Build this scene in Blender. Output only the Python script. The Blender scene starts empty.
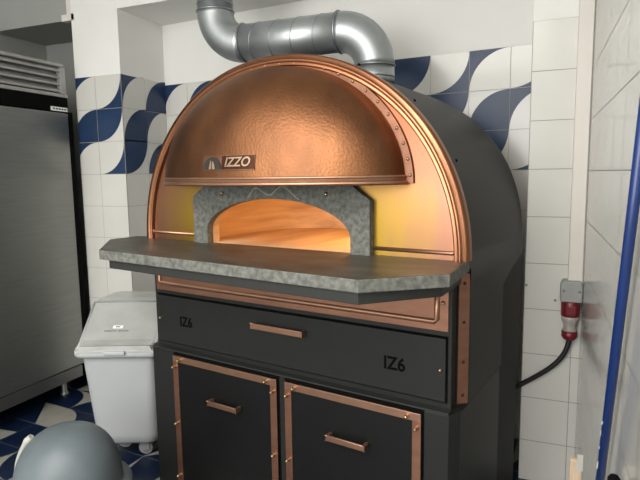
import bpy, bmesh, math, random
from mathutils import Vector, Matrix
random.seed(7)
S = bpy.context.scene
COL = S.collection
PI = math.pi

# ------------------------------------------------------------------ materials
def mat(name, col, rough=.5, metal=0., noise=0., nscale=8., bump=0., bscale=60., spec=.5, coat=0., col2=None, stretch=None, emit=None, alpha=None, trans=0.):
    m = bpy.data.materials.new(name); m.use_nodes = True
    nt = m.node_tree; N = nt.nodes; L = nt.links
    b = N['Principled BSDF']
    b.inputs['Base Color'].default_value = (*col, 1); b.inputs['Roughness'].default_value = rough
    b.inputs['Metallic'].default_value = metal; b.inputs['Specular IOR Level'].default_value = spec
    b.inputs['Coat Weight'].default_value = coat; b.inputs['Transmission Weight'].default_value = trans
    if alpha is not None: b.inputs['Alpha'].default_value = alpha
    if emit: b.inputs['Emission Color'].default_value = (*emit[0], 1); b.inputs['Emission Strength'].default_value = emit[1]
    tc = N.new('ShaderNodeTexCoord'); src = tc.outputs['Object']
    if stretch:
        mp = N.new('ShaderNodeMapping'); mp.inputs['Scale'].default_value = stretch
        L.new(src, mp.inputs['Vector']); src = mp.outputs['Vector']
    if noise or col2:
        n = N.new('ShaderNodeTexNoise'); n.inputs['Scale'].default_value = nscale; n.inputs['Detail'].default_value = 5
        L.new(src, n.inputs['Vector'])
        r = N.new('ShaderNodeValToRGB'); r.color_ramp.elements[0].position = .32; r.color_ramp.elements[1].position = .68
        c2 = col2 or tuple(c * (1 - noise) for c in col)
        r.color_ramp.elements[0].color = (*c2, 1); r.color_ramp.elements[1].color = (*col, 1)
        L.new(n.outputs['Fac'], r.inputs['Fac']); L.new(r.outputs['Color'], b.inputs['Base Color'])
    if bump:
        n = N.new('ShaderNodeTexNoise'); n.inputs['Scale'].default_value = bscale; n.inputs['Detail'].default_value = 3
        L.new(src, n.inputs['Vector'])
        bp = N.new('ShaderNodeBump'); bp.inputs['Strength'].default_value = bump; bp.inputs['Distance'].default_value = .005
        L.new(n.outputs['Fac'], bp.inputs['Height']); L.new(bp.outputs['Normal'], b.inputs['Normal'])
    return m

M = {}
M['tile_white'] = mat('tile_white', (.66, .655, .61), .16, noise=.06, nscale=3)
M['tile_plain'] = mat('tile_plain', (.70, .69, .645), .2, noise=.05, nscale=3)
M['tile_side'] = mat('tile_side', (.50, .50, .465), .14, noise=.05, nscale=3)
M['tile_blue'] = mat('tile_blue', (.022, .048, .112), .3, spec=.3, noise=.25, nscale=10)
M['grout'] = mat('grout', (.42, .41, .38), .85, noise=.2, nscale=30)
M['grout_dark'] = mat('grout_dark', (.30, .29, .27), .85, noise=.2, nscale=30)
M['plaster'] = mat('plaster', (.83, .825, .79), .75, noise=.03, nscale=5, bump=.05, bscale=90)
M['plaster_grey'] = mat('plaster_grey', (.62, .62, .58), .8, noise=.05, nscale=5)
M['alcove_shaded'] = mat('alcove_shaded', (.36, .37, .35), .8, noise=.05, nscale=5)  # plaster darkened in colour for the shade at the left end
M['floor_blue'] = mat('floor_blue', (.006, .015, .045), .3, noise=.35, nscale=9)
M['floor_cream'] = mat('floor_cream', (.29, .285, .25), .4, noise=.15, nscale=8)
M['floor_grout'] = mat('floor_grout', (.22, .23, .23), .9)
M['black_steel'] = mat('black_steel', (.0150, .0157, .0145), .45, spec=.35, noise=.15, nscale=14, bump=.03, bscale=200)
M['body_steel'] = mat('body_steel', (.026, .027, .0255), .5, spec=.35, noise=.2, nscale=5, bump=.05, bscale=160)
M['door_steel'] = mat('door_steel', (.0045, .0052, .0052), .45, spec=.3, noise=.2, nscale=10)
M['black'] = mat('black', (.003, .003, .003), .9, spec=.08)
M['rear_black'] = mat('rear_black', (.010, .010, .010), .7)
M['copper_strip'] = mat('copper_strip', (.36, .18, .12), .42, .85, noise=.22, nscale=9, stretch=(1, 1, 4))
M['copper_rim'] = mat('copper_rim', (.42, .185, .098), .30, 1., noise=.2, nscale=7)
M['copper_handle'] = mat('copper_handle', (.46, .26, .17), .38, .9, noise=.15, nscale=14)
M['flange_copper'] = mat('flange_copper', (.27, .135, .085), .42, .95, noise=.3, nscale=16)
M['letter_copper'] = mat('letter_copper', (.46, .31, .22), .4, .8)
M['emblem_dark'] = mat('emblem_dark', (.035, .032, .027), .5, .4)
M['copper_dark'] = mat('copper_dark', (.085, .042, .027), .4, 1., noise=.3, nscale=20)
M['brass'] = mat('brass', (.56, .40, .24), .3, 1.)
M['stone'] = mat('stone', (.185, .19, .17), .68, spec=.3, noise=.55, nscale=60, bump=.25, bscale=150)
M['groove'] = mat('groove', (.42, .41, .33), .8)
M['galv'] = mat('galv', (.50, .53, .545), .42, .85, noise=.22, nscale=6)
M['galv_seam'] = mat('galv_seam', (.36, .38, .39), .4, .9)
M['stainless'] = mat('stainless', (.29, .295, .285), .36, .9, noise=.10, nscale=5, stretch=(1, 1, 12))
M['stainless_dark'] = mat('stainless_dark', (.20, .20, .20), .4, .9, noise=.1, nscale=5)
M['grille'] = mat('grille', (.40, .40, .385), .5, .3, noise=.2, nscale=9)
M['bin_white'] = mat('bin_white', (.41, .425, .44), .42, noise=.04, nscale=6)
M['bin_lid'] = mat('bin_lid', (.40, .41, .395), .28, noise=.2, nscale=7, bump=.05, bscale=40)
M['bin_clear'] = mat('bin_clear', (.50, .51, .49), .25, noise=.1, nscale=8)
M['paper'] = mat('paper', (.85, .85, .83), .6)
M['ink'] = mat('ink', (.05, .05, .05), .7)
M['ink_grey'] = mat('ink_grey', (.20, .20, .20), .7)
M['caster'] = mat('caster', (.25, .26, .26), .5)
M['grey_plastic'] = mat('grey_plastic', (.128, .155, .168), .45, col2=(.095, .118, .13), nscale=6, bump=.05, bscale=30)
M['pale_plastic'] = mat('pale_plastic', (.45, .45, .41), .5, noise=.15, nscale=12)
M['pole_blue'] = mat('pole_blue', (.005, .024, .125), .3, noise=.2, nscale=6, coat=.1)
M['wood_pale'] = mat('wood_pale', (.55, .42, .30), .6, noise=.25, nscale=12, stretch=(8, 8, 1))
M['trunking'] = mat('trunking', (.74, .70, .645), .45, noise=.03, nscale=6)
M['socket_grey'] = mat('socket_grey', (.33, .34, .325), .5, noise=.05, nscale=9)
M['socket_red'] = mat('socket_red', (.16, .010, .018), .35, noise=.15, nscale=20)
M['plug_clear'] = mat('plug_clear', (.55, .50, .46), .22, noise=.2, nscale=30, trans=.25)
M['cable'] = mat('cable', (.012, .012, .013), .5)

def copper_facade():
    m = mat('copper_facade', (.41, .20, .125), .38, 1., noise=.10, nscale=4)
    nt = m.node_tree; N = nt.nodes; L = nt.links; b = N['Principled BSDF']
    base = b.inputs['Base Color'].links[0].from_socket
    tc = N.new('ShaderNodeTexCoord'); sp = N.new('ShaderNodeSeparateXYZ'); L.new(tc.outputs['Object'], sp.inputs[0])
    def math_(op, a, b_=None):
        n = N.new('ShaderNodeMath'); n.operation = op
        for i, v in enumerate((a, b_)):
            if v is None: continue
            if isinstance(v, (int, float)): n.inputs[i].default_value = v
            else: L.new(v, n.inputs[i])
        return n.outputs[0]
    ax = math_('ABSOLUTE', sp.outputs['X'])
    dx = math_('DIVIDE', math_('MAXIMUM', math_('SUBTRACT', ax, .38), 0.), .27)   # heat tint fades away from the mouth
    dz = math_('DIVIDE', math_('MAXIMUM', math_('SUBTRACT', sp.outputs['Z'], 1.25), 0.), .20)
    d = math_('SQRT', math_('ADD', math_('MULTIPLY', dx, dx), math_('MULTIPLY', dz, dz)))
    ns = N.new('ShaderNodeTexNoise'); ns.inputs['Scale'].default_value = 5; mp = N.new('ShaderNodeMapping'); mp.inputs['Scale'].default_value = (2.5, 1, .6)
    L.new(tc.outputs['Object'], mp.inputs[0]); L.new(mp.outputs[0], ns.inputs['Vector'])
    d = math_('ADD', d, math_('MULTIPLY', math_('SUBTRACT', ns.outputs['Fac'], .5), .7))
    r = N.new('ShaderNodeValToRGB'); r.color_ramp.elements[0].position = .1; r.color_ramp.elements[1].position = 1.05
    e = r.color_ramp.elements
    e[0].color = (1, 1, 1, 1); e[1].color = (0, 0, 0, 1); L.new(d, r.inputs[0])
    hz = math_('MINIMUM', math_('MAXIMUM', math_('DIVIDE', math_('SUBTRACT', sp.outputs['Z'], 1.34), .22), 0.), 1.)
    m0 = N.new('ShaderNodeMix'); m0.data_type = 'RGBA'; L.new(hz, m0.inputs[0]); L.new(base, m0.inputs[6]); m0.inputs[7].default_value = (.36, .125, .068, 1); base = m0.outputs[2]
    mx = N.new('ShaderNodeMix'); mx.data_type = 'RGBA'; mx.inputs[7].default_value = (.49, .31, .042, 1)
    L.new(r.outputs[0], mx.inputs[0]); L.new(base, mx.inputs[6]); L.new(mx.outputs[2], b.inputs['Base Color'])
    return m
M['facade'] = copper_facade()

def copper_hood():
    m = mat('copper_hood', (.30, .132, .060), .44, 1., col2=(.145, .066, .036), nscale=3.2, stretch=(1.6, 1.6, 1.))
    nt = m.node_tree; N = nt.nodes; L = nt.links; b = N['Principled BSDF']
    tc = N.new('ShaderNodeTexCoord'); v = N.new('ShaderNodeTexVoronoi'); v.inputs['Scale'].default_value = 120
    L.new(tc.outputs['Object'], v.inputs['Vector'])
    bp = N.new('ShaderNodeBump'); bp.inputs['Strength'].default_value = .24; bp.inputs['Distance'].default_value = .002
    L.new(v.outputs['Distance'], bp.inputs['Height']); L.new(bp.outputs['Normal'], b.inputs['Normal'])
    return m
M['hood'] = copper_hood()

def brick():
    m = bpy.data.materials.new('firebrick'); m.use_nodes = True
    nt = m.node_tree; N = nt.nodes; L = nt.links; b = N['Principled BSDF']; b.inputs['Roughness'].default_value = .85
    tc = N.new('ShaderNodeTexCoord'); mp = N.new('ShaderNodeMapping'); mp.inputs['Scale'].default_value = (3, .7, 12)
    n = N.new('ShaderNodeTexNoise'); n.inputs['Scale'].default_value = 3; n.inputs['Detail'].default_value = 6
    L.new(tc.outputs['Object'], mp.inputs[0]); L.new(mp.outputs[0], n.inputs['Vector'])
    r = N.new('ShaderNodeValToRGB'); r.color_ramp.elements[0].position = .3; r.color_ramp.elements[1].position = .7
    r.color_ramp.elements[0].color = (.55, .36, .20, 1); r.color_ramp.elements[1].color = (.80, .60, .38, 1)
    L.new(n.outputs['Fac'], r.inputs[0]); L.new(r.outputs[0], b.inputs['Base Color'])
    return m
M['brick'] = brick()

def stone_top():
    m = mat('stone_top', (.085, .078, .062), .42, spec=.3, noise=.6, nscale=6, bump=.15, bscale=120, stretch=(1, 2.2, 1))
    return m
M['stone_top'] = stone_top()

# ------------------------------------------------------------------ mesh helper
class MB:
    def __init__(self): self.v = []; self.f = []; self.m = []; self.s = []
    def add(self, vs, fs, mi=0, smooth=False, T=None):
        o = len(self.v)
        for p in vs:
            p = Vector(p)
            self.v.append(T @ p if T else p)
        for q in fs: self.f.append([i + o for i in q]); self.m.append(mi); self.s.append(smooth)
        return self
    def box(self, a, b, mi=0, T=None):
        (x0, y0, z0), (x1, y1, z1) = a, b
        vs = [(x0,y0,z0),(x1,y0,z0),(x1,y1,z0),(x0,y1,z0),(x0,y0,z1),(x1,y0,z1),(x1,y1,z1),(x0,y1,z1)]
        return self.add(vs, [(0,3,2,1),(4,5,6,7),(0,1,5,4),(1,2,6,5),(2,3,7,6),(3,0,4,7)], mi, False, T)
    def prism(self, poly, lo, hi, axis='z', mi=0, T=None, smooth=False):
        """2-D polygon extruded along an axis.  z:(x,y)  y:(x,z)  x:(y,z)"""
        def P(p, h): return {'z': (p[0], p[1], h), 'y': (p[0], h, p[1]), 'x': (h, p[0], p[1])}[axis]
        n = len(poly)
        self.add([P(p, lo) for p in poly] + [P(p, hi) for p in poly], [list(range(n)), list(range(n, 2*n))], mi, False, T)
        self.add([P(p, lo) for p in poly] + [P(p, hi) for p in poly], [(i, (i+1) % n, (i+1) % n + n, i + n) for i in range(n)], mi, smooth, T)
        return self
    def tube(self, pts, r, seg=14, mi=0, caps=True, T=None):
        pts = [Vector(p) for p in pts]; n = len(pts); rr = r if isinstance(r, (list, tuple)) else [r]*n
        vs = []; up = None
        for i, p in enumerate(pts):
            t = (pts[min(i+1, n-1)] - pts[max(i-1, 0)]).normalized()
            if up is None: up = t.orthogonal().normalized()
            up = (up - t*up.dot(t)).normalized(); w = t.cross(up)
            for k in range(seg):
                a = 2*PI*k/seg; vs.append(p + (up*math.cos(a) + w*math.sin(a))*rr[i])
        fs = [(i*seg+k, i*seg+(k+1) % seg, (i+1)*seg+(k+1) % seg, (i+1)*seg+k) for i in range(n-1) for k in range(seg)]
        self.add(vs, fs, mi, True, T)
        if caps: self.add(vs[:seg] + vs[-seg:], [list(range(seg))[::-1], list(range(seg, 2*seg))], mi, False, T)
        return self
    def lathe(self, prof, seg=40, c=(0,0,0), mi=0, T=None, axis='z'):
        vs = []
        for r, z in prof:
            for k in range(seg):
                a = 2*PI*k/seg; x, y = r*math.cos(a), r*math.sin(a)
                p = {'z': (x, y, z), 'y': (x, z, y), 'x': (z, x, y)}[axis]
                vs.append((p[0]+c[0], p[1]+c[1], p[2]+c[2]))
        fs = [(i*seg+k, i*seg+(k+1) % seg, (i+1)*seg+(k+1) % seg, (i+1)*seg+k) for i in range(len(prof)-1) for k in range(seg)]
        return self.add(vs, fs, mi, True, T)
    def grid(self, rows, mi=0, smooth=True, T=None, closed=False):
        n = len(rows[0]); vs = [p for r in rows for p in r]
        m = n if closed else n-1
        fs = [(i*n+k, i*n+(k+1) % n, (i+1)*n+(k+1) % n, (i+1)*n+k) for i in range(len(rows)-1) for k in range(m)]
        return self.add(vs, fs, mi, smooth, T)
    def build(self, name, mats, parent=None, bevel=0., seg=2, fix=True):
        me = bpy.data.meshes.new(name); me.from_pydata(self.v, [], self.f)
        if not isinstance(mats, (list, tuple)): mats = [mats]
        for m in mats: me.materials.append(M[m] if isinstance(m, str) else m)
        for p, mi, s in zip(me.polygons, self.m, self.s): p.material_index = mi; p.use_smooth = s
        bm = bmesh.new(); bm.from_mesh(me)
        if fix:
            bmesh.ops.remove_doubles(bm, verts=bm.verts, dist=1e-5); bmesh.ops.recalc_face_normals(bm, faces=bm.faces)
        bm.to_mesh(me); bm.free()
        o = bpy.data.objects.new(name, me); COL.objects.link(o)
        if parent: o.parent = parent
        if bevel:
            b = o.modifiers.new('bevel', 'BEVEL'); b.width = bevel; b.segments = seg; b.limit_method = 'ANGLE'; b.angle_limit = .6
        return o

def tag(o, label=None, cat=None, group=None, kind=None):
    for k, v in (('label', label), ('category', cat), ('group', group), ('kind', kind)):
        if v: o[k] = v
    return o
def empty(name, loc, rz=0.):
    o = bpy.data.objects.new(name, None); COL.objects.link(o); o.location = loc; o.rotation_euler = (0, 0, rz); o.empty_display_size = .1
    return o
def text_mesh(txt, size, shear=0., extrude=.001, sx=1., bold=0.):
    c = bpy.data.curves.new('lettering', 'FONT'); c.body = txt; c.size = size; c.shear = shear; c.extrude = extrude; c.offset = bold
    c.align_x = 'CENTER'; c.align_y = 'CENTER'; c.resolution_u = 4
    o = bpy.data.objects.new('lettering', c); COL.objects.link(o)
    me = bpy.data.meshes.new_from_object(o.evaluated_get(bpy.context.evaluated_depsgraph_get()))
    vs = [Vector((v.co.x*sx, v.co.y, v.co.z)) for v in me.vertices]; fs = [list(p.vertices) for p in me.polygons]
    bpy.data.objects.remove(o); bpy.data.curves.remove(c); bpy.data.meshes.remove(me)
    return vs, fs
def structure(o): o['kind'] = 'structure'; return o

# ------------------------------------------------------------------ the room
def clip(poly, ax, lim, keep_less):
    out = []
    for i in range(len(poly)):
        a, b = poly[i], poly[(i+1) % len(poly)]
        ia = (a[ax] <= lim) == keep_less; ib = (b[ax] <= lim) == keep_less
        if ia: out.append(a)
        if ia != ib:
            t = (lim - a[ax])/(b[ax]-a[ax]); out.append((a[0]+(b[0]-a[0])*t, a[1]+(b[1]-a[1])*t))
    return out
def disc(u0, v0, s, corner):
    cx = u0 + (s if 'R' in corner else 0); cy = v0 + (s if 'T' in corner else 0)
    a0 = {'BR': 90, 'BL': 0, 'TL': 270, 'TR': 180}[corner]
    return [(cx, cy)] + [(cx + s*math.cos(math.radians(a0 + 90*k/14)), cy + s*math.sin(math.radians(a0 + 90*k/14))) for k in range(15)]
def tiles(mb, org, U, Vv, Nn, cells, g=.0014, off=.002):
    """cells: (u0, v0, size_u, size_v, kind, umin, umax);  kind None = plain, or (corner, disc material, corner material)"""
    org, U, Vv, Nn = Vector(org), Vector(U), Vector(Vv), Vector(Nn)
    def put(poly, o, mi):
        if len(poly) >= 3: mb.add([org + U*p[0] + Vv*p[1] + Nn*o for p in poly], [list(range(len(poly)))], mi)
    for (u0, v0, su, sv, kind, umin, umax) in cells:
        a, b = max(u0, umin) + g, min(u0+su, umax) - g
        if b - a < .004: continue
        base = [(a, v0+g), (b, v0+g), (b, v0+sv-g), (a, v0+sv-g)]
        if kind is None: put(base, off, 1); continue
        corner, dm, cm = kind
        put(base, off, cm)
        d = disc(u0+g, v0+g, su-2*g, corner)
        d = clip(d, 0, a, False); d = clip(d, 0, b, True) if d else d
        put(d, off+.0006, dm)
WB, BW = (1, 2), (2, 1)     # white disc on blue corner / blue disc on white corner
def k_(corner, pair): return (corner, *pair)

TILE_TOP = 2.0
# corner pillar left of the oven: front face and the side face that turns to the back wall
YP, XL, XR_ = 2.66, -2.72, -2.36
YB_L, YB_R = 3.08, 2.88
p = MB()
p.box((XL, YP, 0), (XR_, 3.2, 2.78), 0)
front = []
for r in range(10):
    v0 = TILE_TOP - .2*(r+1)
    pr = [WB, BW, WB][r] if r < 3 else None
    v0 += .018; front.append((-.2, v0, .2, .2, k_('TL', pr) if pr else None, XL-XR_, 0))
    front.append((-.4, v0, .2, .2, k_('BR', pr) if pr else None, XL-XR_, 0))
p.box((XL, YP-.001, 0), (XR_+.001, YP+.01, TILE_TOP+.018), 3)
tiles(p, (XR_, YP, 0), (1,0,0), (0,0,1), (0,-1,0), front)
side = []; Ls = YB_L - YP; w = .21
sp = [(k_('BR', WB), k_('BR', BW)), (k_('BR', BW), k_('BR', WB)), (k_('TL', BW), k_('BR', BW))]
for r in range(10):
    v0 = TILE_TOP - .2*(r+1)
    v0 += .018
    for c in range(2): side.append((c*.21, v0, .2 if r < 3 else .21, .2, sp[r][c] if r < 3 else None, 0, Ls))
p.box((XR_-.01, YP, 0), (XR_+.001, 3.1, TILE_TOP+.018), 3)
tiles(p, (XR_, YP, 0), (0,1,0), (0,0,1), (1,0,0), [(a, b, .21, d, e, f, g_) for a, b, c, d, e, f, g_ in side])
structure(p.build('wall_pillar', ['plaster', 'tile_white', 'tile_blue', 'grout']))

# back wall
bl, br = Vector((-2.37, YB_L, 0)), Vector((-.03, YB_R, 0))
U = (br - bl).normalized(); Nn = Vector((U.y, -U.x, 0)); LB = (br-bl).length
w = MB()
def wallbox(mb, a, b, th, z0, z1, n, mi):
    vs = [(*a.xy, z0), (*b.xy, z0), (*b.xy, z1), (*a.xy, z1)]
    vs = [Vector(q) for q in vs]; vs2 = [q - n*th for q in vs]
    mb.add(vs+vs2, [(0,1,2,3),(4,7,6,5),(0,4,5,1),(1,5,6,2),(2,6,7,3),(3,7,4,0)], mi)
wallbox(w, bl - U*.05, br + U*.3, .12, 0, 2.78, Nn, 0)
wallbox(w, bl + Nn*.001, br + Nn*.001 + U*.2, .01, 0, TILE_TOP + .008, Nn, 3)
cells = []
pats = {'E': [k_('BR', WB), k_('TL', WB), k_('BR', WB)], 'F': [k_('BR', BW), k_('BR', WB), k_('TL', BW)],
        'P': [k_('TL', BW), k_('BR', BW), k_('TL', WB)], 'Q': [k_('TL', WB), k_('TL', BW), k_('BR', WB)],
        'R': [k_('BR', WB), k_('BR', BW), k_('TL', BW)], 'S': [k_('TL', WB), k_('BR', WB), k_('TL', WB)]}
xs_right = LB - .117                      # left edge of the last (cut) column
cols = [(xs_right - .2*i, 'SRQP'[i]) for i in range(4)]
n = 0; u = 0.
u_stop = cols[-1][0] - .01
while u < u_stop:
    cols.append((u, ['E', 'F', 'Q', 'R', 'E', 'F', 'P', 'Q', 'R'][n % 9])); n += 1; u += .2
umx = {}
for u0, nm in cols:
    lim = min([c[0] for c in cols if c[0] > u0 + .001] + [u0 + .2, LB + .2])
    for r in range(10):
        cells.append((u0, TILE_TOP + .008 - .2*(r+1), .2, .2, pats[nm][r] if r < 3 else None, u0, min(lim, u0+.2)))
tiles(w, bl, U, (0,0,1), Nn, cells)
structure(w.build('wall_back', ['plaster', 'tile_white', 'tile_blue', 'grout']))

# white tiled column in the right-hand corner
c = MB(); YC, XC = 2.50, -.043; XW = .186
c.box((XC, YC, 0), (XW+.1, 3.0, 2.78), 0)
c.box((XC-.001, YC-.001, 0), (XW+.05, YC+.02, 2.018), 2)
cl = []
for r in range(10):
    for u0 in (0., .195): cl.append((u0, 2.018-.203*(r+1), .195, .203, None, 0, XW-XC+.02))
tiles(c, (XC, YC, 0), (1,0,0), (0,0,1), (0,-1,0), cl)
structure(c.build('wall_column', ['plaster', 'tile_plain', 'grout_dark']))

# right wall
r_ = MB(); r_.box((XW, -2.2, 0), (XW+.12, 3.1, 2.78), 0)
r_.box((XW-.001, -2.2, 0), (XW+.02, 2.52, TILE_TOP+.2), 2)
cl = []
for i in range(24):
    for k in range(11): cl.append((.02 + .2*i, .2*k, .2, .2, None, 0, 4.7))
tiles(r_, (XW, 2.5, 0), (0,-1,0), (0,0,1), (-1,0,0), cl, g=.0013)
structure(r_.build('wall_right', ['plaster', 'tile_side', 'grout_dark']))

# left alcove walls, soffit beams, ceiling, floor
l = MB(); l.box((-3.60, -2.2, 0), (-3.465, 3.25, 2.78), 0); structure(l.build('wall_left', 'alcove_shaded'))
l = MB(); l.box((-3.5, 3.13, 0), (-2.60, 3.25, 2.78), 0); structure(l.build('wall_alcove', 'alcove_shaded'))
l = MB(); l.box((-3.5, 2.70, 2.385), (-2.70, 3.2, 2.78), 0); structure(l.build('ceiling_beam_left', 'alcove_shaded'))
l = MB(); l.box((-2.37, 2.662, 2.395), (.2, 3.15, 2.78), 0); structure(l.build('ceiling_beam_right', 'plaster'))
l = MB(); l.box((-3.6, -2.2, 2.76), (.31, 3.25, 2.86), 0); structure(l.build('ceiling', 'plaster'))

l = MB(); l.box((-3.6, -2.3, 0), (.31, -2.2, .95), 0); l.box((-3.6, -2.3, 2.5), (.31, -2.2, 2.78), 0); l.box((-3.6, -2.3, .95), (-3.2, -2.2, 2.5), 0); l.box((-.25, -2.3, .95), (.31, -2.2, 2.5), 0)
structure(l.build('light_screen_rear', 'plaster_grey'))  # unseen wall added so outside light enters only through its opening
f = MB(); f.box((-3.6, -2.2, -.1), (.31, 3.25, 0), 0)
fa = math.radians(-5); FU, FV = Vector((math.cos(fa), math.sin(fa), 0)), Vector((-math.sin(fa), math.cos(fa), 0))
FO = Vector((-1.804, 2.042, 0)); tu, tv = .2085, .222
fixed = {(-5, 0): ('poly', 1, 2, [(0, 1), (1, 0), (1, 1)]), (-4, 0): ('BL', 2, 1), (-5, 1): ('BL', 1, 2), (-4, 1): ('BR', 1, 2), (-6, 0): ('plain', 1, 2), (-6, 1): ('plain', 1, 2),
         (-5, -1): ('poly', 1, 2, [(1, .05), (1, .5), (0, .35)]), (-6, -1): ('plain', 1, 2), (-4, -1): ('plain', 1, 2), (-4, -2): ('TL', 1, 2), (-3, 0): ('plain', 1, 2), (-3, 1): ('BL', 1, 2),
         (-2, 0): ('plain', 1, 2), (-1, 0): ('BL', 1, 2), (0, 0): ('poly', 1, 2, [(0, 0), (.62, .5), (.3, .75)]), (-1, -1): ('plain', 1, 2), (0, -1): ('poly', 1, 2, [(0, 1), (0, .40), (.22, 0)]), (-2, -1): ('BR', 1, 2)}
for i in range(-9, 11):
    for j in range(-14, 6):
        o_ = FO + FU*(i*tu) + FV*(j*tv)
        if not (-3.45 < o_.x < 0 and -.9 < o_.y < 2.9): continue
        rnd = random.Random(i*101 + j*17)
        kd = fixed.get((i, j)) or rnd.choice([('BL', 1, 2), ('TR', 1, 2), ('plain', 1, 2), ('poly', 1, 2, [(0, 0), (1, .5), (0, .4)]), ('BR', 1, 2), ('TL', 2, 1)])
        g = .005
        def put(poly, h, mi): f.add([o_ + FU*(q[0]*tu) + FV*(q[1]*tv) + Vector((0, 0, h)) for q in poly], [list(range(len(poly)))], mi)
        put([(g, g), (1-g, g), (1-g, 1-g), (g, 1-g)], .0008, 1 if kd[0] in ('plain', 'poly') else kd[2])
        if kd[0] == 'poly': put([(min(max(q[0], g), 1-g), min(max(q[1], g), 1-g)) for q in kd[3]], .0011, kd[2])
        elif kd[0] != 'plain': put(disc(g, g, 1-2*g, kd[0]), .0011, kd[1])
structure(f.build('floor', ['floor_grout', 'floor_blue', 'floor_cream'], fix=False))

# ------------------------------------------------------------------ pizza oven  (x along the front, y into the oven, z up)
OV = empty('pizza_oven', (-.8988, 1.7988, 0), -.183)
tag(OV, 'large dome-fronted pizza oven with copper facade, stone shelf and black steel cabinet', 'oven')
A, B, Z0, EXP = .718, .692, 1.13, 2.06
def arc(off=0., n=64, zb=None):
    """outer outline of the copper front, left foot to right foot, moved inwards by off"""
    pts = []
    for i in range(n+1):
        t = PI - PI*i/n; ct, st = math.cos(t), math.sin(t)
        pts.append(Vector((A*math.copysign(abs(ct)**(2/EXP), ct), 0, Z0 + B*abs(st)**(2/EXP))))
    out = []
    for i, q in enumerate(pts):
        tg = (pts[min(i+1, n)] - pts[max(i-1, 0)]).normalized(); nn = Vector((tg.z, 0, -tg.x))
        if i in (0, n): nn = Vector((1 if i == 0 else -1, 0, 0))
        out.append(q + nn*off)
    return out
def opening(n=64, hw=.328, zs=1.185, top=1.313, zb=None):
    zb = Z0 if zb is None else zb
    pts = [Vector((-hw, 0, zb))]
    m = n-2
    for i in range(m+1):
        t = PI - PI*i/m; ct, st = math.cos(t), math.sin(t)
        pts.append(Vector((hw*ct, 0, zs + (top-zs)*abs(st)**1.06)))
    pts.append(Vector((hw, 0, zb))); return pts
def at_y(pts, y): return [(q.x, y, q.z) for q in pts]
# facade sheet with the mouth cut out
out_, inn = arc(.0), opening(hw=.34, top=1.33)
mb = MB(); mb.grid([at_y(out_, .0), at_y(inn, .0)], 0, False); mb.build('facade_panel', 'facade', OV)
# moulded rim round the facade
prof = [(o*.74, y) for o, y in [(-.004, .034), (-.006, .010), (-.004, -.006), (.004, -.012), (.016, -.010), (.020, -.016), (.028, -.020), (.035, -.013), (.040, -.012), (.046, -.017), (.053, -.012), (.057, -.001)]]
mb = MB(); mb.grid([at_y(arc(o), y) for o, y in prof]); rim = mb.build('facade_rim', 'copper_rim', OV)
mb = MB()
for sx in (-1, 1):
    zb_ = 1.153 if sx > 0 else 1.160
    mb = MB(); mb.tube([(sx*.405, -.003, zb_), (sx*.672, -.003, zb_), (sx*.682, -.003, zb_+.006), (sx*.685, -.003, zb_+.02), (sx*.683, -.003, zb_+.06)], .0068, 10)
    mb.build('facade_bead', 'copper_handle', OV)
# rivets of the barrel just behind the rim
o2 = arc(-.008)
for k in range(6, 60, 7):
    q = o2[k]; mb = MB(); mb.lathe([(0, .006), (.004, .004), (.0055, 0)], 10, (0, 0, 0))
    rv = mb.build('rivet', 'black', OV); rv.location = (q.x, .055, q.z)
    d = Vector((q.x, 0, q.z - Z0)).normalized(); rv.rotation_euler = d.to_track_quat('Z', 'Y').to_euler()

# hood: quarter dome of hammered copper
HA, HD, HB, HZ = .518, .264, .415, 1.368
def hood_pt(t, h, k=1.):                       # t plan angle (-90..90 deg), h 0..1 elevation angle
    c_ = math.cos(h)
    return Vector((HA*k*math.sin(t)*c_, -HD*k*math.cos(t)*c_, HZ + HB*k*math.sin(h)))
mb = MB(); rows = []
for j in range(25):
    h = PI/2*j/24; rows.append([hood_pt(-PI/2 + PI*i/48, h) for i in range(49)])
mb.grid(rows); hood = mb.build('hood', 'hood', OV)
mb = MB()                                        # double bead on the lower lip
lip = lambda z, k: [(HA*k*math.sin(-PI/2 + PI*i/48), -HD*k*math.cos(-PI/2 + PI*i/48), z) for i in range(49)]
mb.tube(lip(HZ+.003, 1.008), .0065, 10); mb.tube(lip(HZ+.022, 1.004), .0045, 10)
mb.grid([lip(HZ+.025, 1.004), lip(HZ-.004, 1.006), lip(HZ-.004, .985)], 0, True)
mb.build('hood_lip', 'copper_handle', hood)
mb = MB(); FL = lambda a_, b_, y: [((HA+a_)*math.sin(-PI/2 + PI*i/64), y, HZ + (HB+b_)*math.cos(-PI/2 + PI*i/64)) for i in range(65)]
mb.grid([FL(-.01, -.01, -.010), FL(.026, .016, -.010), FL(.028, .018, -.002)], 0, False)
fl = mb.build('hood_flange', 'flange_copper', hood)
for i in range(26):
    a = -PI/2 + PI*(i+.5)/26; mb = MB(); mb.lathe([(0, -.0055), (.004, -.004), (.006, 0)], 10, axis='y')
    rv = mb.build('flange_rivet', 'copper_handle', OV); rv.location = ((HA+.016)*math.sin(a), -.010, HZ + (HB+.008)*math.cos(a))

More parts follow.
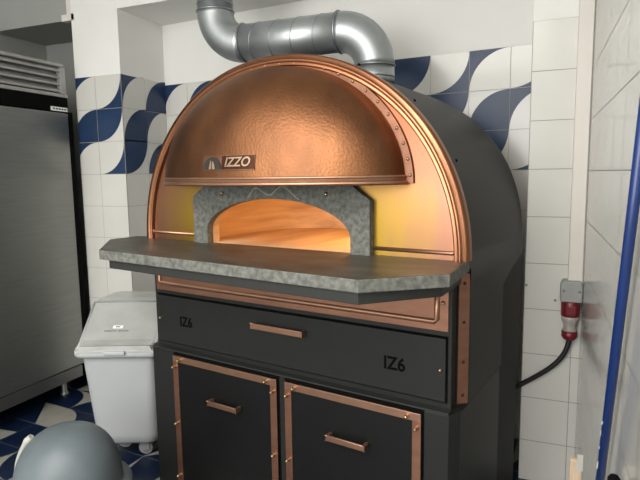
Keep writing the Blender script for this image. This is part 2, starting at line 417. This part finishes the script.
# nameplate on the hood (bent to the dome)
def on_hood(x, z, lift=.003):
    kz = math.sqrt(max(0, 1 - ((z-HZ)/HB)**2)); t = math.asin(max(-1, min(1, x/(HA*kz))))
    n_ = Vector((math.sin(t)/HA*kz, -math.cos(t)/HD*kz, (z-HZ)/HB**2)).normalized()
    return Vector((HA*kz*math.sin(t), -HD*kz*math.cos(t), z)) + n_*lift
def bent(vs, fs, x0, z0, lift, name, m, parent):
    mb = MB(); mb.add([on_hood(x0 + v.x, z0 + v.y, lift + v.z) for v in vs], fs); return mb.build(name, m, parent, fix=False)
def strip(x0, x1, z0, z1, n=14):
    vs = []; fs = []
    for i in range(n+1):
        x = x0 + (x1-x0)*i/n; vs += [Vector((x, z0, 0)), Vector((x, z1, 0))]
    for i in range(n): fs.append((2*i, 2*i+2, 2*i+3, 2*i+1))
    return vs, fs
PX0, PX1, PZ0, PZ1 = -.112, .106, 1.420, 1.463
vs, fs = strip(PX0-.002, PX1+.002, PZ0-.003, PZ1+.003); plate = bent(vs, fs, 0, 0, .0035, 'nameplate', 'flange_copper', OV)
plate['label'] = 'raised maker plate on the hood with arch emblem and lettering'
vs, fs = strip(-.024, PX1, PZ0, PZ1); bent(vs, fs, 0, 0, .0050, 'lettering_field', 'copper_dark', plate)
# emblem: dark dome with a pale flame-shaped gap
ec = (PX0 + .043, PZ0); vs = [Vector((0, 0, 0))]; 
for i in range(17):
    a = PI*i/16; vs.append(Vector((.042*math.cos(a), .041*math.sin(a), 0)))
bent(vs, [(0, i, i+1) for i in range(1, 17)], *ec, .0052, 'emblem', 'emblem_dark', plate)
vs = [Vector(q) for q in ((-.012, .001, 0), (.016, .001, 0), (.011, .022, 0), (.003, .034, 0), (-.006, .020, 0))]
fl_vs = [Vector(q) for q in ((-.014,.001,0),(-.003,.001,0),(-.002,.024,0),(-.006,.030,0),(-.010,.018,0),(.002,.001,0),(.016,.001,0),(.010,.020,0),(.004,.028,0),(.001,.016,0))]
bent(fl_vs, [(0,1,2,3,4),(5,6,7,8,9)], *ec, .0062, 'emblem_flame', 'letter_copper', plate)
vs, fs = text_mesh('IZZO', .042, .25, .0008, 1.04, .0008)
bent(vs, fs, .040, (PZ0+PZ1)/2, .0064, 'lettering', 'letter_copper', plate)

# stone arch round the mouth
aw = .401
inn = opening()
outl = [Vector((-aw, 0, Z0)), Vector((-aw, 0, 1.318)), Vector((-.295, 0, 1.388)), Vector((.295, 0, 1.388)), Vector((aw, 0, 1.314)), Vector((aw, 0, Z0))]
def resample(pl, ts):
    L_ = [0]
    for a_, b_ in zip(pl, pl[1:]): L_.append(L_[-1] + (b_-a_).length)
    res = []
    for t in ts:
        s = t*L_[-1]
        for i in range(len(pl)-1):
            if s <= L_[i+1] + 1e-9: res.append(pl[i].lerp(pl[i+1], (s-L_[i])/max(1e-9, L_[i+1]-L_[i]))); break
    return res
Lo = [0]
for a_, b_ in zip(outl, outl[1:]): Lo.append(Lo[-1] + (b_-a_).length)
seg_t = []
for i in range(5):
    n_ = [14, 10, 17, 10, 14][i]
    seg_t += [(Lo[i] + (Lo[i+1]-Lo[i])*k/n_)/Lo[-1] for k in range(n_)]
seg_t.append(1.)
op = opening(n=len(seg_t)-1)
# spread the opening evenly as well
op = resample(op, [i/(len(seg_t)-1) for i in range(len(seg_t))])
oo = resample(outl, seg_t)
mb = MB(); mb.grid([at_y(oo, .02), at_y(oo, -.032), at_y(op, -.032), at_y(op, .0)], 0, False)
arch = mb.build('stone_arch', 'stone', OV)
for x in (-.24, .236):
    mb = MB(); mb.lathe([(0, -.010), (.005, -.009), (.008, -.004), (.008, 0)], 12, axis='y')
    b_ = mb.build('bolt', 'brass', arch); b_.location = (x, -.032, 1.332)
pts = []
key = [(-.114, 1.319), (-.075, 1.353), (-.01, 1.327), (.047, 1.359), (.135, 1.310)]
for (a_, b_), (c_, d_) in zip(key, key[1:]):
    for k in range(8):
        t = k/8; s = t*t*(3-2*t); pts.append((a_ + (c_-a_)*t, -.0325, b_ + (d_-b_)*s))
mb = MB(); mb.tube(pts, .0022, 6); mb.build('engraved_wave', 'groove', arch)

# baking chamber: vault of firebrick seen through the mouth
mb = MB()
def vault(hw, top, y, n=40): return [(q.x, y, q.z) for q in opening(n, hw, 1.20, top, 1.128)]
mb.grid([vault(.330, 1.315, .0), vault(.332, 1.317, .042), vault(.42, 1.43, .05)], 0, False); mb.grid([vault(.42, 1.43, .05), vault(.43, 1.46, .30), vault(.42, 1.46, .48), vault(.385, 1.44, .58), vault(.31, 1.40, .66), vault(.20, 1.33, .71), vault(.02, 1.21, .73)], 0, True)
mb.build('baking_chamber', 'brick', OV)
mb = MB(); mb.box((-.44, .0, 1.10), (.44, .735, 1.131)); mb.build('hearth_floor', 'brick', OV)

# stone shelf
poly = [(-.727, .03), (-.815, .02), (-.823, -.125), (-.565, -.362), (.560, -.407), (.740, -.222), (.715, .03)]
mb = MB(); mb.prism(poly, 1.094, 1.1305, 'z', 0)
for i, q in enumerate(mb.f[:2]): pass
mb.m[1] = 1
mb.build('stone_shelf', ['stone', 'stone_top'], OV, .003, 2)
poly2 = [(-.74, .0), (-.765, -.10), (-.525, -.350), (.556, -.400), (.712, -.205), (.70, .0)]
mb = MB(); mb.prism(poly2, 1.062, 1.094, 'z'); mb.build('shelf_bracket', 'body_steel', OV, .002)

# barrel body behind the facade
Yd = .74
def section(sc, sz, y, zb=1.10):
    return [(-A*sc, y, zb)] + [(q.x*sc, y, Z0 + (q.z-Z0)*(1 - (1-sz)*((q.z-Z0)/B)**3)) for q in arc(.006)] + [(A*sc, y, zb)]
mb = MB()
mb.grid([section(.97, .97, .02), section(.99, .99, .022), section(.992, .99, .056), section(.992, .99, .058, 1.06), section(.992, .965, .735, 1.06), section(.992, .952, .795, 1.06), section(.98, .93, .83, 1.06), section(.93, .88, .845, 1.06)], 0, True)
last = section(.93, .88, .845, 1.06); mb.add(last, [list(range(len(last)))], 0)
mb.build('oven_barrel', 'body_steel', OV)
# side panels with the slanted rear corner
for sx in (-1, 1):
    mb = MB(); mb.prism([(.056, .655), (.475, .655), (.475, .975), (.62, 1.02), (.825, 1.06), (.825, 1.062), (.058, 1.062)], sx*.700, sx*.7115, 'x')
    mb.build('side_panel', 'body_steel', OV, .002)
    mb = MB(); mb.prism([(.475, .03), (.77, .03), (.77, .45), (.82, .74), (.82, 1.058), (.62, 1.01), (.48, .97)], sx*.66, sx*.706, 'x')
    mb.build('rear_panel', 'rear_black', OV)

# upper cabinet with copper panel, drawer and corner strips
def chamfer(hw, ho, y0, y1, yb): return [(-hw, y0), (hw, y0), (ho, y1), (ho, yb), (-ho, yb), (-ho, y1)]
mb = MB(); mb.prism([(-.668, -.02), (.680, -.02), (.680, .022), (.706, .055), (.706, .42), (-.706, .42), (-.706, .055), (-.668, .012)], .645, 1.128, 'z')
mb.build('upper_cabinet', 'black_steel', OV, .002)
mb = MB(); mb.box((-.652, -.026, .908), (.670, -.018, 1.075)); cp = mb.build('copper_panel', 'copper_strip', OV, .002)
mb = MB()
mb.tube([(-.628, -.026, 1.07), (-.628, -.026, .948), (-.620, -.026, .940), (.625, -.026, .938), (.633, -.026, .946), (.633, -.026, 1.07)], .009, 10)
mb.build('panel_bead', 'copper_handle', cp)
mb = MB(); mb.lathe([(0, -.012), (.005, -.010), (.007, -.004), (.007, 0)], 12, axis='y'); s_ = mb.build('panel_screw', 'brass', cp); s_.location = (.653, -.026, 1.0)
for sx in (-1, 1):
    mb = MB(); a_, b_ = Vector((sx*.684, .026, 0)), Vector((sx*.710, .052, 0)); n_ = Vector((sx*.55, -.8, 0)).normalized()*.004
    mb.add([(*(q.xy), z) for z in (.662, 1.085) for q in (a_+n_, b_+n_, b_-n_, a_-n_)], [(0,1,2,3),(4,5,6,7),(0,1,5,4),(1,2,6,5),(2,3,7,6),(3,0,4,7)])
    cs = mb.build('corner_strip', 'copper_strip', OV)
    for z in (.69, .80, .93, 1.055):
        mb = MB(); mb.lathe([(0, .004), (.004, .003), (.0055, 0)], 10); rv = mb.build('strip_rivet', 'copper_dark', cs)
        q = (a_+b_)/2 + n_; rv.location = (q.x, q.y, z); rv.rotation_euler = n_.to_track_quat('Z', 'Y').to_euler()
# drawer front on a black sheet that stands in for the gap's shade
mb = MB(); mb.box((-.650, -.0215, .676), (.669, -.019, .893)); rc = mb.build('drawer_gap_shade', 'black', OV)
mb = MB(); mb.box((-.645, -.030, .681), (.664, -.020, .886)); dr = mb.build('drawer_front', 'black_steel', OV, .002)
def handle(x0, x1, z0, z1, y, out, name, parent):
    mb = MB(); mb.box((x0, y-out, z0), (x1, y-out+.008, z1)); mb.box((x0, y-out, z0), (x0+.012, y, z1)); mb.box((x1-.012, y-out, z0), (x1, y, z1))
    return mb.build(name, 'copper_handle', parent, .003, 2)
handle(-.101, .140, .815, .839, -.030, .026, 'drawer_handle', dr)
for x in (-.629, .648):
    mb = MB(); mb.lathe([(0, -.010), (.004, -.009), (.006, -.004), (.006, 0)], 12, axis='y'); s_ = mb.build('drawer_screw', 'brass', dr); s_.location = (x, -.030, .785)
for x, z, sz_ in ((-.474, .782, .058), (.490, .775, .062)):
    vs, fs = text_mesh('IZ6', sz_, 0, .0006, .92, .0014)
    mb = MB(); mb.add([(v.x, -v.z, v.y) for v in vs], fs); t_ = mb.build('lettering', 'black', dr, fix=False); t_.location = (x, -.0308, z)

# lower cabinet and its two doors
mb = MB(); mb.prism([(-.668, -.05), (.684, -.05), (.708, -.010), (.708, .47), (-.708, .47), (-.708, -.010)], .0, .650, 'z')
mb.build('lower_cabinet', 'black_steel', OV, .002)
mb = MB()
mb.box((-.668, -.054, .6525), (.684, -.020, .658)); mb.build('cabinet_ledge', 'body_steel', OV, .001)
for x in (-.60, .60):
    for y in (.02, .36): pass
def door(x0, x1, hx, mid):
    mb = MB(); mb.box((x0-.006, -.0515, .02), (x1+.006, -.0495, .650)); mb.build('door_gap_shade', 'black', OV)  # black backing sheet painted as the shade around the door
    mb = MB(); mb.box((x0, -.060, .03), (x1, -.050, .640)); d = mb.build('cabinet_door', 'door_steel', OV, .002)
    wv, wh = .030, .021; y0, y1 = -.0635, -.059
    for a_, b_ in ((x0, x0+wv), (x1-wv, x1)):
        mb = MB(); mb.box((a_, y0, .03), (b_, y1, .64)); mb.build('copper_stile', 'copper_strip', d, .001)
    for a_, b_ in ((.64-wh-.006, .64), (.03, .03+wh+.006)):
        mb = MB(); mb.box((x0+.001, y0-.0006, a_), (x1-.001, y1, b_)); mb.build('copper_rail', 'copper_handle', d, .001)
    for sx_, xe in ((1, x0), (-1, x1)):
        for dx, z in ((.046, .626), (.014, .592), (.015, .34), (.015, .10)):
            mb = MB(); mb.lathe([(0, -.020), (.0045, -.019), (.006, -.014), (.006, 0)], 12, axis='y')
            s_ = mb.build('door_screw', 'brass', d); s_.location = (xe + sx_*dx, y0, z)
    handle(hx - .085, hx + .069, .474, .496, -.060, .033, 'door_handle', d)
    return d
door(-.530, .024, -.222, 0); door(.062, .598, .342, 0)

# ------------------------------------------------------------------ exhaust duct
DU = empty('exhaust_duct', (-.70, 2.41, 1.70)); tag(DU, 'galvanised round steel exhaust pipe bending from oven top to ceiling', 'pipe')
R = .0885; dz = -1.70
def L_(p): return (p[0] + .70, p[1] - 2.41, p[2] - 1.70)
zh, xa, xb = 2.042, -.70, -1.522; rb = .165
def elbow(c, a0, a1, n=14):   # in the XZ plane
    return [(c[0] + rb*math.cos(a0 + (a1-a0)*i/n), 2.41, c[1] + rb*math.sin(a0 + (a1-a0)*i/n)) for i in range(n+1)]
e1 = elbow((xa-rb, zh-rb), 0, PI/2); e2 = elbow((xb+rb, zh+rb), -PI/2, -PI)
mb = MB(); mb.tube([L_(q) for q in [(xa, 2.41, 1.80), (xa, 2.41, 1.82), (xa, 2.41, zh-rb)]], R, 32); mb.build('vertical_pipe', 'galv', DU)
mb = MB(); mb.tube([L_(q) for q in e1], R*1.02, 32); mb.build('elbow', 'galv', DU)
mb = MB(); mb.tube([L_(q) for q in [(xa-rb, 2.41, zh), (-1.1, 2.41, zh), (xb+rb, 2.41, zh)]], R, 32); mb.build('horizontal_pipe', 'galv', DU)
mb = MB(); mb.tube([L_(q) for q in e2], R*1.02, 32); mb.build('elbow', 'galv', DU)
mb = MB(); mb.tube([L_(q) for q in [(xb, 2.41, zh+rb), (xb, 2.41, 2.5), (xb, 2.41, 2.76)]], R, 32); mb.build('vertical_pipe', 'galv', DU)
def ring(p, ax, r=R*1.02, t=.004, tilt=0.):
    p = Vector(L_(p)); ax = Vector(ax).normalized(); u_ = ax.orthogonal().normalized(); w_ = ax.cross(u_)
    pts = []
    for i in range(37):
        a = 2*PI*i/36; d = u_*math.cos(a) + w_*math.sin(a); pts.append(p + d*r + ax*tilt*math.cos(a))
    mb = MB(); mb.tube(pts, t, 6, caps=False); mb.build('seam', 'galv_seam', DU)
ring((xa, 0+2.41, zh-rb), (0,0,1)); ring((xa, 2.41, zh-rb-.05), (0,0,1), R*1.0)
ring((xa-rb, 2.41, zh), (1,0,0), R*1.03, .005); ring((xb+rb, 2.41, zh), (1,0,0), R*1.03, .005); ring((xb, 2.41, zh+rb), (0,0,1), R*1.03, .005)
for x in (-1.275, -1.17, -1.06, -.95): ring((x, 2.41, zh), (1,0,.0), R*1.0, .0022, .02)
ring((xb, 2.41, zh+rb+.035), (0,0,1), R*1.0, .003)

# ------------------------------------------------------------------ fridge (its front faces the room, +x)
FX, FY0, FY1 = -2.70, 1.30, 2.575
FR = empty('upright_fridge', (FX, FY1, 0)); tag(FR, 'tall stainless steel upright fridge with black control band and vent grille', 'fridge')
def fb(mb, a, b, mi=0): mb.box((a[0]-FX, a[1]-FY1, a[2]), (b[0]-FX, b[1]-FY1, b[2]), mi)
mb = MB(); fb(mb, (-3.44, FY0, .125), (FX-.03, FY1, 2.05)); mb.build('fridge_body', 'stainless_dark', FR, .004)
mb = MB(); fb(mb, (FX-.028, FY0, .205), (FX, FY1-.010, 1.79)); mb.build('fridge_door', 'stainless', FR, .006)
mb = MB(); fb(mb, (FX-.03, FY1-.010, .125), (FX-.004, FY1+.028, 1.80)); mb.build('edge_strip', 'black', FR)  # black strip along the far edge of the door
mb = MB(); fb(mb, (FX-.03, FY0, .125), (FX-.002, FY1-.03, .2)); mb.build('kick_panel', 'stainless_dark', FR, .003)
mb = MB(); fb(mb, (FX-.03, FY0, 1.797), (FX-.006, FY1, 1.885)); cb = mb.build('control_band', 'black', FR, .002)
mb = MB(); fb(mb, (FX-.006, FY1-.13, 1.800), (FX-.002, FY1-.01, 1.824)); bd = mb.build('maker_badge', 'paper', cb)
mb = MB()
for k in range(5): fb(mb, (FX-.0035, FY1-.118+.021*k, 1.808), (FX-.0012, FY1-.104+.021*k, 1.817))
bdm = mb.build('badge_print', 'ink', cb)
mb = MB(); fb(mb, (FX-.03, FY0, 1.885), (FX-.002, FY1+.002, 1.905)); mb.build('band_trim', 'grille', FR, .002)
mb = MB(); fb(mb, (FX-.06, FY0, 1.905), (FX-.035, FY1, 2.07)); mb.build('grille_back', 'stainless_dark', FR)
for k in range(4):
    z = 1.912 + .040*k
    mb = MB(); vs = [(FX-.04, FY0, z+.022), (FX-.004, FY0, z), (FX, FY0, z+.004), (FX, FY0, z+.012), (FX-.03, FY0, z+.030)]
    mb.prism([(v[0]-FX, v[2]) for v in vs], FY0-FY1, -.05, 'y'); mb.build('grille_slat', 'grille', FR)
mb = MB(); fb(mb, (FX-.05, FY1-.05, 1.905), (FX+.001, FY1-.012, 2.06)); mb.build('grille_end', 'grille', FR, .003)
mb = MB(); fb(mb, (FX-.06, FY0, 2.064), (FX, FY1-.02, 2.082)); mb.build('grille_top', 'grille', FR, .003)
for y in (FY1-.08, FY0+.1):
    mb = MB(); mb.lathe([(.028, .0), (.028, .012), (.018, .02), (.018, .126)], 16); o = mb.build('foot', 'stainless', FR); o.location = (-.12, y-FY1, .002)
    o2_ = MB(); 

# ------------------------------------------------------------------ ingredient bin on casters
ru = Vector((.9275, .3738, 0)).normalized(); fw = Vector((-.3738, .9275, 0)).normalized()
org = ru*-.972 + fw*2.45
BN = empty('ingredient_bin', (org.x, org.y, 0), math.atan2(ru.y, ru.x))
tag(BN, 'white plastic ingredient bin on casters with sloping clear lid, left of oven', 'bin')
def rrect(hw, y0, y1, z, r, n=5, zs=None):
    pts = []
    for cx_, cy_, a0 in ((hw-r, y0+r, -90), (hw-r, y1-r, 0), (-hw+r, y1-r, 90), (-hw+r, y0+r, 180)):
        for k in range(n+1):
            a = math.radians(a0 + 90*k/n); x, y = cx_ + r*math.cos(a), cy_ + r*math.sin(a)
            pts.append((x, y, zs(y) if zs else z))
    return pts
def topz(y): return .590 + max(0, min(1, (y-.03)/.205))*.155      # rim line: low at the front, rising to the hinge
mb = MB()
rows = [rrect(.138, .095, .44, .083, .05), rrect(.156, .075, .455, .098, .055), rrect(.160, .068, .46, .14, .055), rrect(.178, .02, .50, .555, .04), rrect(.180, .018, .505, 0, .04, zs=lambda y: topz(y)-.02)]
mb.grid(rows, 0, True, closed=True); mb.add(rows[0], [list(range(len(rows[0])))[::-1]], 0); mb.add(rows[-1], [list(range(len(rows[-1])))], 0); mb.build('bin_body', 'bin_white', BN)
mb = MB()
o_ = lambda e, dz: rrect(.180+e, .018-e, .505+e, 0, .045, zs=lambda y: topz(y)+dz)
mb.grid([o_(.0, -.034), o_(.020, -.034), o_(.026, -.024), o_(.026, -.006), o_(.018, .002), o_(.0, .002)], 0, True, closed=True); mb.build('bin_rim', 'bin_white', BN)
mb = MB()
def lidpt(x, y, dz): return (x, y, topz(y) + dz)
lid_rows = [[(x_, -.012, .583) for x_ in (-.186, -.180, -.165, 0, .165, .180, .186)]]
for y in (-.008, .012, .05, .10, .15, .20, .235):
    e = .012 if y < .02 else 0
    lid_rows.append([lidpt(-.186+e, y, .006), lidpt(-.180+e, y, .020), lidpt(-.165, y, .024), lidpt(0, y, .025), lidpt(.165, y, .024), lidpt(.180-e, y, .020), lidpt(.186-e, y, .006)])
mb.grid(lid_rows, 0, False); lid = mb.build('front_lid', 'bin_lid', BN, .003); lid['label'] = 'cloudy clear front lid'
mb = MB(); mb.tube([(-.182, .002, .590), (-.182, .05, .620), (-.182, .235, .762)], .007, 8); mb.tube([(.182, .002, .590), (.182, .05, .620), (.182, .235, .762)], .007, 8)
mb.tube([(-.182, .002, .592), (-.1, -.004, .592), (.1, -.004, .592), (.182, .002, .592)], .008, 8); mb.build('lid_edge', 'bin_white', lid)
mb = MB(); 
mb.grid([[(-w_, y, z-.03), (-w_, y, z), (-w_+.01, y, z+.006), (w_-.01, y, z+.006), (w_, y, z), (w_, y, z-.03)] for y, z, w_ in ((.240, .765, .186), (.30, .770, .184), (.45, .768, .168), (.51, .760, .158), (.53, .735, .16))], 0, False); mb.build('rear_lid', 'bin_clear', BN, .006)
mb = MB(); mb.tube([(-.186, .237, .768), (.186, .237, .768)], .006, 10); mb.build('lid_hinge', 'caster', BN)
mb = MB(); mb.box((-.05, -.022, .575), (.05, -.004, .594)); mb.build('lid_latch', 'bin_white', BN, .004)
# sticker and embossed line of print on the lid
th = math.atan2(.155, .205); 
def on_lid(x, s): y = .03 + s*math.cos(th); return Vector((x, y, topz(y) + .0262))
def lidquad(mb, x0, x1, s0, s1, dz=0., mi=0):
    n_ = Vector((0, -math.sin(th), math.cos(th)))*dz
    mb.add([on_lid(x0, s0)+n_, on_lid(x1, s0)+n_, on_lid(x1, s1)+n_, on_lid(x0, s1)+n_], [(0,1,2,3)], mi)
mb = MB(); lidquad(mb, -.045, .003, .088, .106, .001); st = mb.build('sticker', 'paper', lid)
mb = MB(); lidquad(mb, -.032, -.010, .094, .100, .002); mb.build('sticker_print', 'ink', lid)
mb = MB()
x = -.082
for wv in (.007, .006, .008, .006, .005, .007, .006, .0, .008, .006, .007, .005, .007, .006):
    if wv: lidquad(mb, x, x+wv, .070, .078, .001)
    x += .0085
mb.build('faint_print', 'ink_grey', lid)
for sx, y in ((-.06, .22), (.07, .15), (-.07, .40), (.07, .40)):
    mb = MB(); prof_ = [(0, -.014), (.022, -.014), (.024, -.010), (.030, -.014), (.036, -.009), (.036, .009), (.030, .014), (0, .014)]
    mb.lathe(prof_, 24, (0, 0, .0372), axis='y')
    for k in (-.021, .017): mb.box((-.012, k, .03), (.022, k+.004, .088))
    mb.box((-.02, -.028, .080), (.04, .028, .088)); o = mb.build('caster', 'caster', BN); o.location = (sx, y, 0)

# ------------------------------------------------------------------ grey domed bin in the foreground
GB = empty('domed_bin', (-1.597, 1.406, 0)); tag(GB, 'grey plastic bin with rounded dome lid, on the floor below fridge', 'bin')
mb = MB(); mb.lathe([(0, 0), (.165, 0), (.18, .02), (.195, .24), (.0, .24)], 40); mb.build('bin_body', 'grey_plastic', GB)
prof = [(.220, .235), (.224, .243), (.220, .252), (.196, .258)]
for k in range(15):
    a = PI/2*k/14; prof.append((.190*math.cos(a)**.80, .258 + .225*math.sin(a)**.95))
mb = MB(); mb.lathe(prof, 56); dl = mb.build('dome_lid', 'grey_plastic', GB)
mb = MB()
a = math.radians(203); pts = []
for k in range(9):
    h = .02 + .95*k/8*PI/2*.62; rr = .196*math.cos(h)**.80; pts.append((rr*math.cos(a), rr*math.sin(a), .258 + .232*math.sin(h)**.95))
mb.tube(pts, [.010]*7 + [.015, .012], 10); mb.build('lid_hinge', 'pale_plastic', dl)

# ------------------------------------------------------------------ blue pole, wooden stick, black stick at the right wall
def pole(name, label, cat, a, b, r, m):
    a, b = Vector(a), Vector(b); o = empty(name, a); tag(o, label, cat); d = b - a
    return o, d
PO, d = pole('broom_handle', 'shiny blue pole leaning against white tiled right wall', 'pole', (.168, 1.690, .0), (.160, .93, 1.82), .012, 'pole_blue')
mb = MB(); mb.tube([d*.03, d*.5, d*.99], .0103, 16); mb.build('shaft', 'pole_blue', PO)
mb = MB(); mb.tube([d*0, d*.03], .0112, 14); mb.build('end_cap', 'black', PO)
mb = MB(); mb.tube([d*.985, d], .0112, 14); mb.build('end_cap', 'black', PO)
for t, w_, h_ in ((.405, .5, .012), (.428, .8, .022), (.447, .6, .014), (.37, .6, .03)):
    q = d*t; mb = MB()
    mb.add([q + Vector((-.0107*math.cos(a_), -.0107*math.sin(a_), 0)) + d.normalized()*hh for a_, hh in ((.1, 0), (w_, .004), (w_*1.1, h_), (.05, h_*.8))], [(0,1,2,3)])
    mb.build('worn_paint', 'paper', PO, fix=False)
WS = empty('wooden_stick', (.120, 1.56, 0)); tag(WS, 'pale wooden stick standing behind foot of blue pole', 'stick')
mb = MB(); mb.prism([(-.016, -.010), (.016, -.010), (.016, .010), (-.016, .010)], .0, .615, 'z'); mb.build('shaft', 'wood_pale', WS, .004)
mb = MB(); mb.box((.002, -.0112, .585), (.017, -.009, .632)); mb.build('torn_paper_tag', 'pale_plastic', WS)
BS = empty('black_stick', (.165, 1.20, 0)); tag(BS, 'short black stick end beside blue pole at bottom edge', 'stick')
mb = MB(); mb.tube([(0, 0, 0), (0, 0, .5), (0, 0, .745)], .011, 14); mb.build('shaft', 'cable', BS)
mb = MB(); mb.lathe([(.0115, .742), (.0125, .748), (.0125, .765), (.008, .772), (0, .773)], 14); mb.build('end_cap', 'black', BS)

# ------------------------------------------------------------------ cable trunking, socket, plug and cable
TR = empty('cable_trunking', (.155, YC, .925)); tag(TR, 'white plastic cable trunking running vertically down tiled column', 'trunking')
mb = MB(); mb.box((-.0275, -.045, 0), (.0265, -.0025, 1.83)); mb.build('trunk_cover', 'trunking', TR, .002)
mb = MB(); mb.box((.0265, -.040, 0), (.0300, -.0025, 1.83)); mb.build('trunk_base', 'grout', TR)
SO = empty('power_socket', (.141, YC, .755)); tag(SO, 'grey and red industrial power socket below white trunking', 'socket')
mb = MB(); mb.prism([(-.042, .100), (.042, .100), (.042, .170), (.034, .190), (-.034, .190), (-.042, .170)], -.075, -.0025, 'y'); hs = mb.build('housing', 'socket_grey', SO, .006, 3)
for x in (-.030, .030):
    mb = MB(); mb.lathe([(0, -.003), (.0045, -.002), (.0055, 0)], 10, axis='y'); s_ = mb.build('screw', 'ink_grey', hs); s_.location = (x, -.0755, .148)
mb = MB(); mb.box((-.004, -.078, .125), (.0, -.075, .16)); mb.build('rib', 'socket_grey', hs)
mb = MB(); mb.lathe([(.0, .035), (.034, .035), (.037, .039), (.037, .096), (.034, .101), (0, .101)], 28, (0, -.038, 0)); mb.box((-.020, -.078, .045), (.020, -.066, .085)); mb.build('red_collar', 'socket_red', SO, .003)
PL = empty('power_plug', (.141, YC-.038, .690)); tag(PL, 'clear and red plug with black cable curving behind oven', 'plug')
mb = MB(); mb.lathe([(0, .0995), (.034, .0995), (.034, .085), (.027, .068), (.024, .055), (.028, .042), (.028, .036), (0, .036)], 28); mb.build('plug_body', 'plug_clear', PL)
mb = MB(); mb.lathe([(0, .036), (.031, .036), (.031, .012), (.024, .0), (.012, -.004), (0, -.004)], 24); mb.build('plug_nut', 'socket_red', PL)
P0, P1, P2, P3 = (Vector(q) for q in ((0, 0, 0), (-.01, 0, -.13), (-.13, .01, -.18), (-.27, .05, -.31)))
mb = MB(); mb.tube([P0*(1-t)**3 + P1*3*t*(1-t)**2 + P2*3*t*t*(1-t) + P3*t**3 for t in [i/24 for i in range(25)]], .0105, 12); mb.build('cable', 'cable', PL)
for nm, x, z in (('high', -.046+.01, .905), ('low', .082, .845)):
    mb = MB(); mb.lathe([(0, -.004), (.004, -.003), (.0055, 0)], 10, axis='y'); o = mb.build('wall_plug', 'caster'); o.location = (x, YC-.003, z)
    tag(o, 'small grey wall plug in white tile beside the ' + ('oven flank' if nm == 'high' else 'power socket'), 'wall plug')
T2 = empty('conduit', (-2.782, 2.70, 2.388)); tag(T2, 'white boxed conduit on the wall beam above the fridge', 'conduit')
mb = MB(); mb.box((.02, -.035, .02), (.085, -.002, .36)); mb.build('conduit_cover', 'trunking', T2, .002)
mb = MB(); mb.box((-.02, -.04, -.02), (.085, -.002, .02)); mb.build('end_block', 'trunking', T2, .002)

# ------------------------------------------------------------------ light
def area(name, loc, rot, sx, sy, power, col):
    l_ = bpy.data.lights.new(name, 'AREA'); l_.shape = 'RECTANGLE'; l_.size = sx; l_.size_y = sy; l_.energy = power; l_.color = col
    o = bpy.data.objects.new(name, l_); COL.objects.link(o); o.location = loc; o.rotation_euler = rot; return o
area('window_light', (-1.75, -2.25, 1.75), (math.radians(90), 0, 0), 2.8, 1.5, 95, (1., .985, .955))
area('ceiling_lamp', (-1.05, -.75, 2.72), (0, 0, 0), 2.2, 2.0, 112, (1., .965, .91))
lp = bpy.data.lights.new('oven_glow', 'POINT'); lp.energy = 4.6; lp.color = (1., .62, .26); lp.shadow_soft_size = .05
lo = bpy.data.objects.new('oven_glow', lp); COL.objects.link(lo); lo.parent = OV; lo.location = (.27, .30, 1.38)
W = bpy.data.worlds.new('world'); S.world = W; W.use_nodes = True
bg = W.node_tree.nodes['Background']; bg.inputs[0].default_value = (.95, .97, 1., 1); bg.inputs[1].default_value = 1.5

# ------------------------------------------------------------------ camera
cam = bpy.data.cameras.new('camera'); cam.sensor_width = 36; cam.lens = 539.6/640*36; cam.clip_start = .02
co = bpy.data.objects.new('camera', cam); COL.objects.link(co)
X_, D_, F_ = Vector((.92740173, .37382677, -.01340056)), Vector((.03286745, -.11711943, -.99257381)), Vector((-.37262013, .92007423, -.12090349))
m4 = Matrix((X_, -D_, -F_)).transposed().to_4x4(); m4.translation = (0, 0, 1.4); co.matrix_world = m4
S.camera = co
S.view_settings.view_transform = 'Standard'; S.view_settings.look = 'None'; S.view_settings.exposure = 0
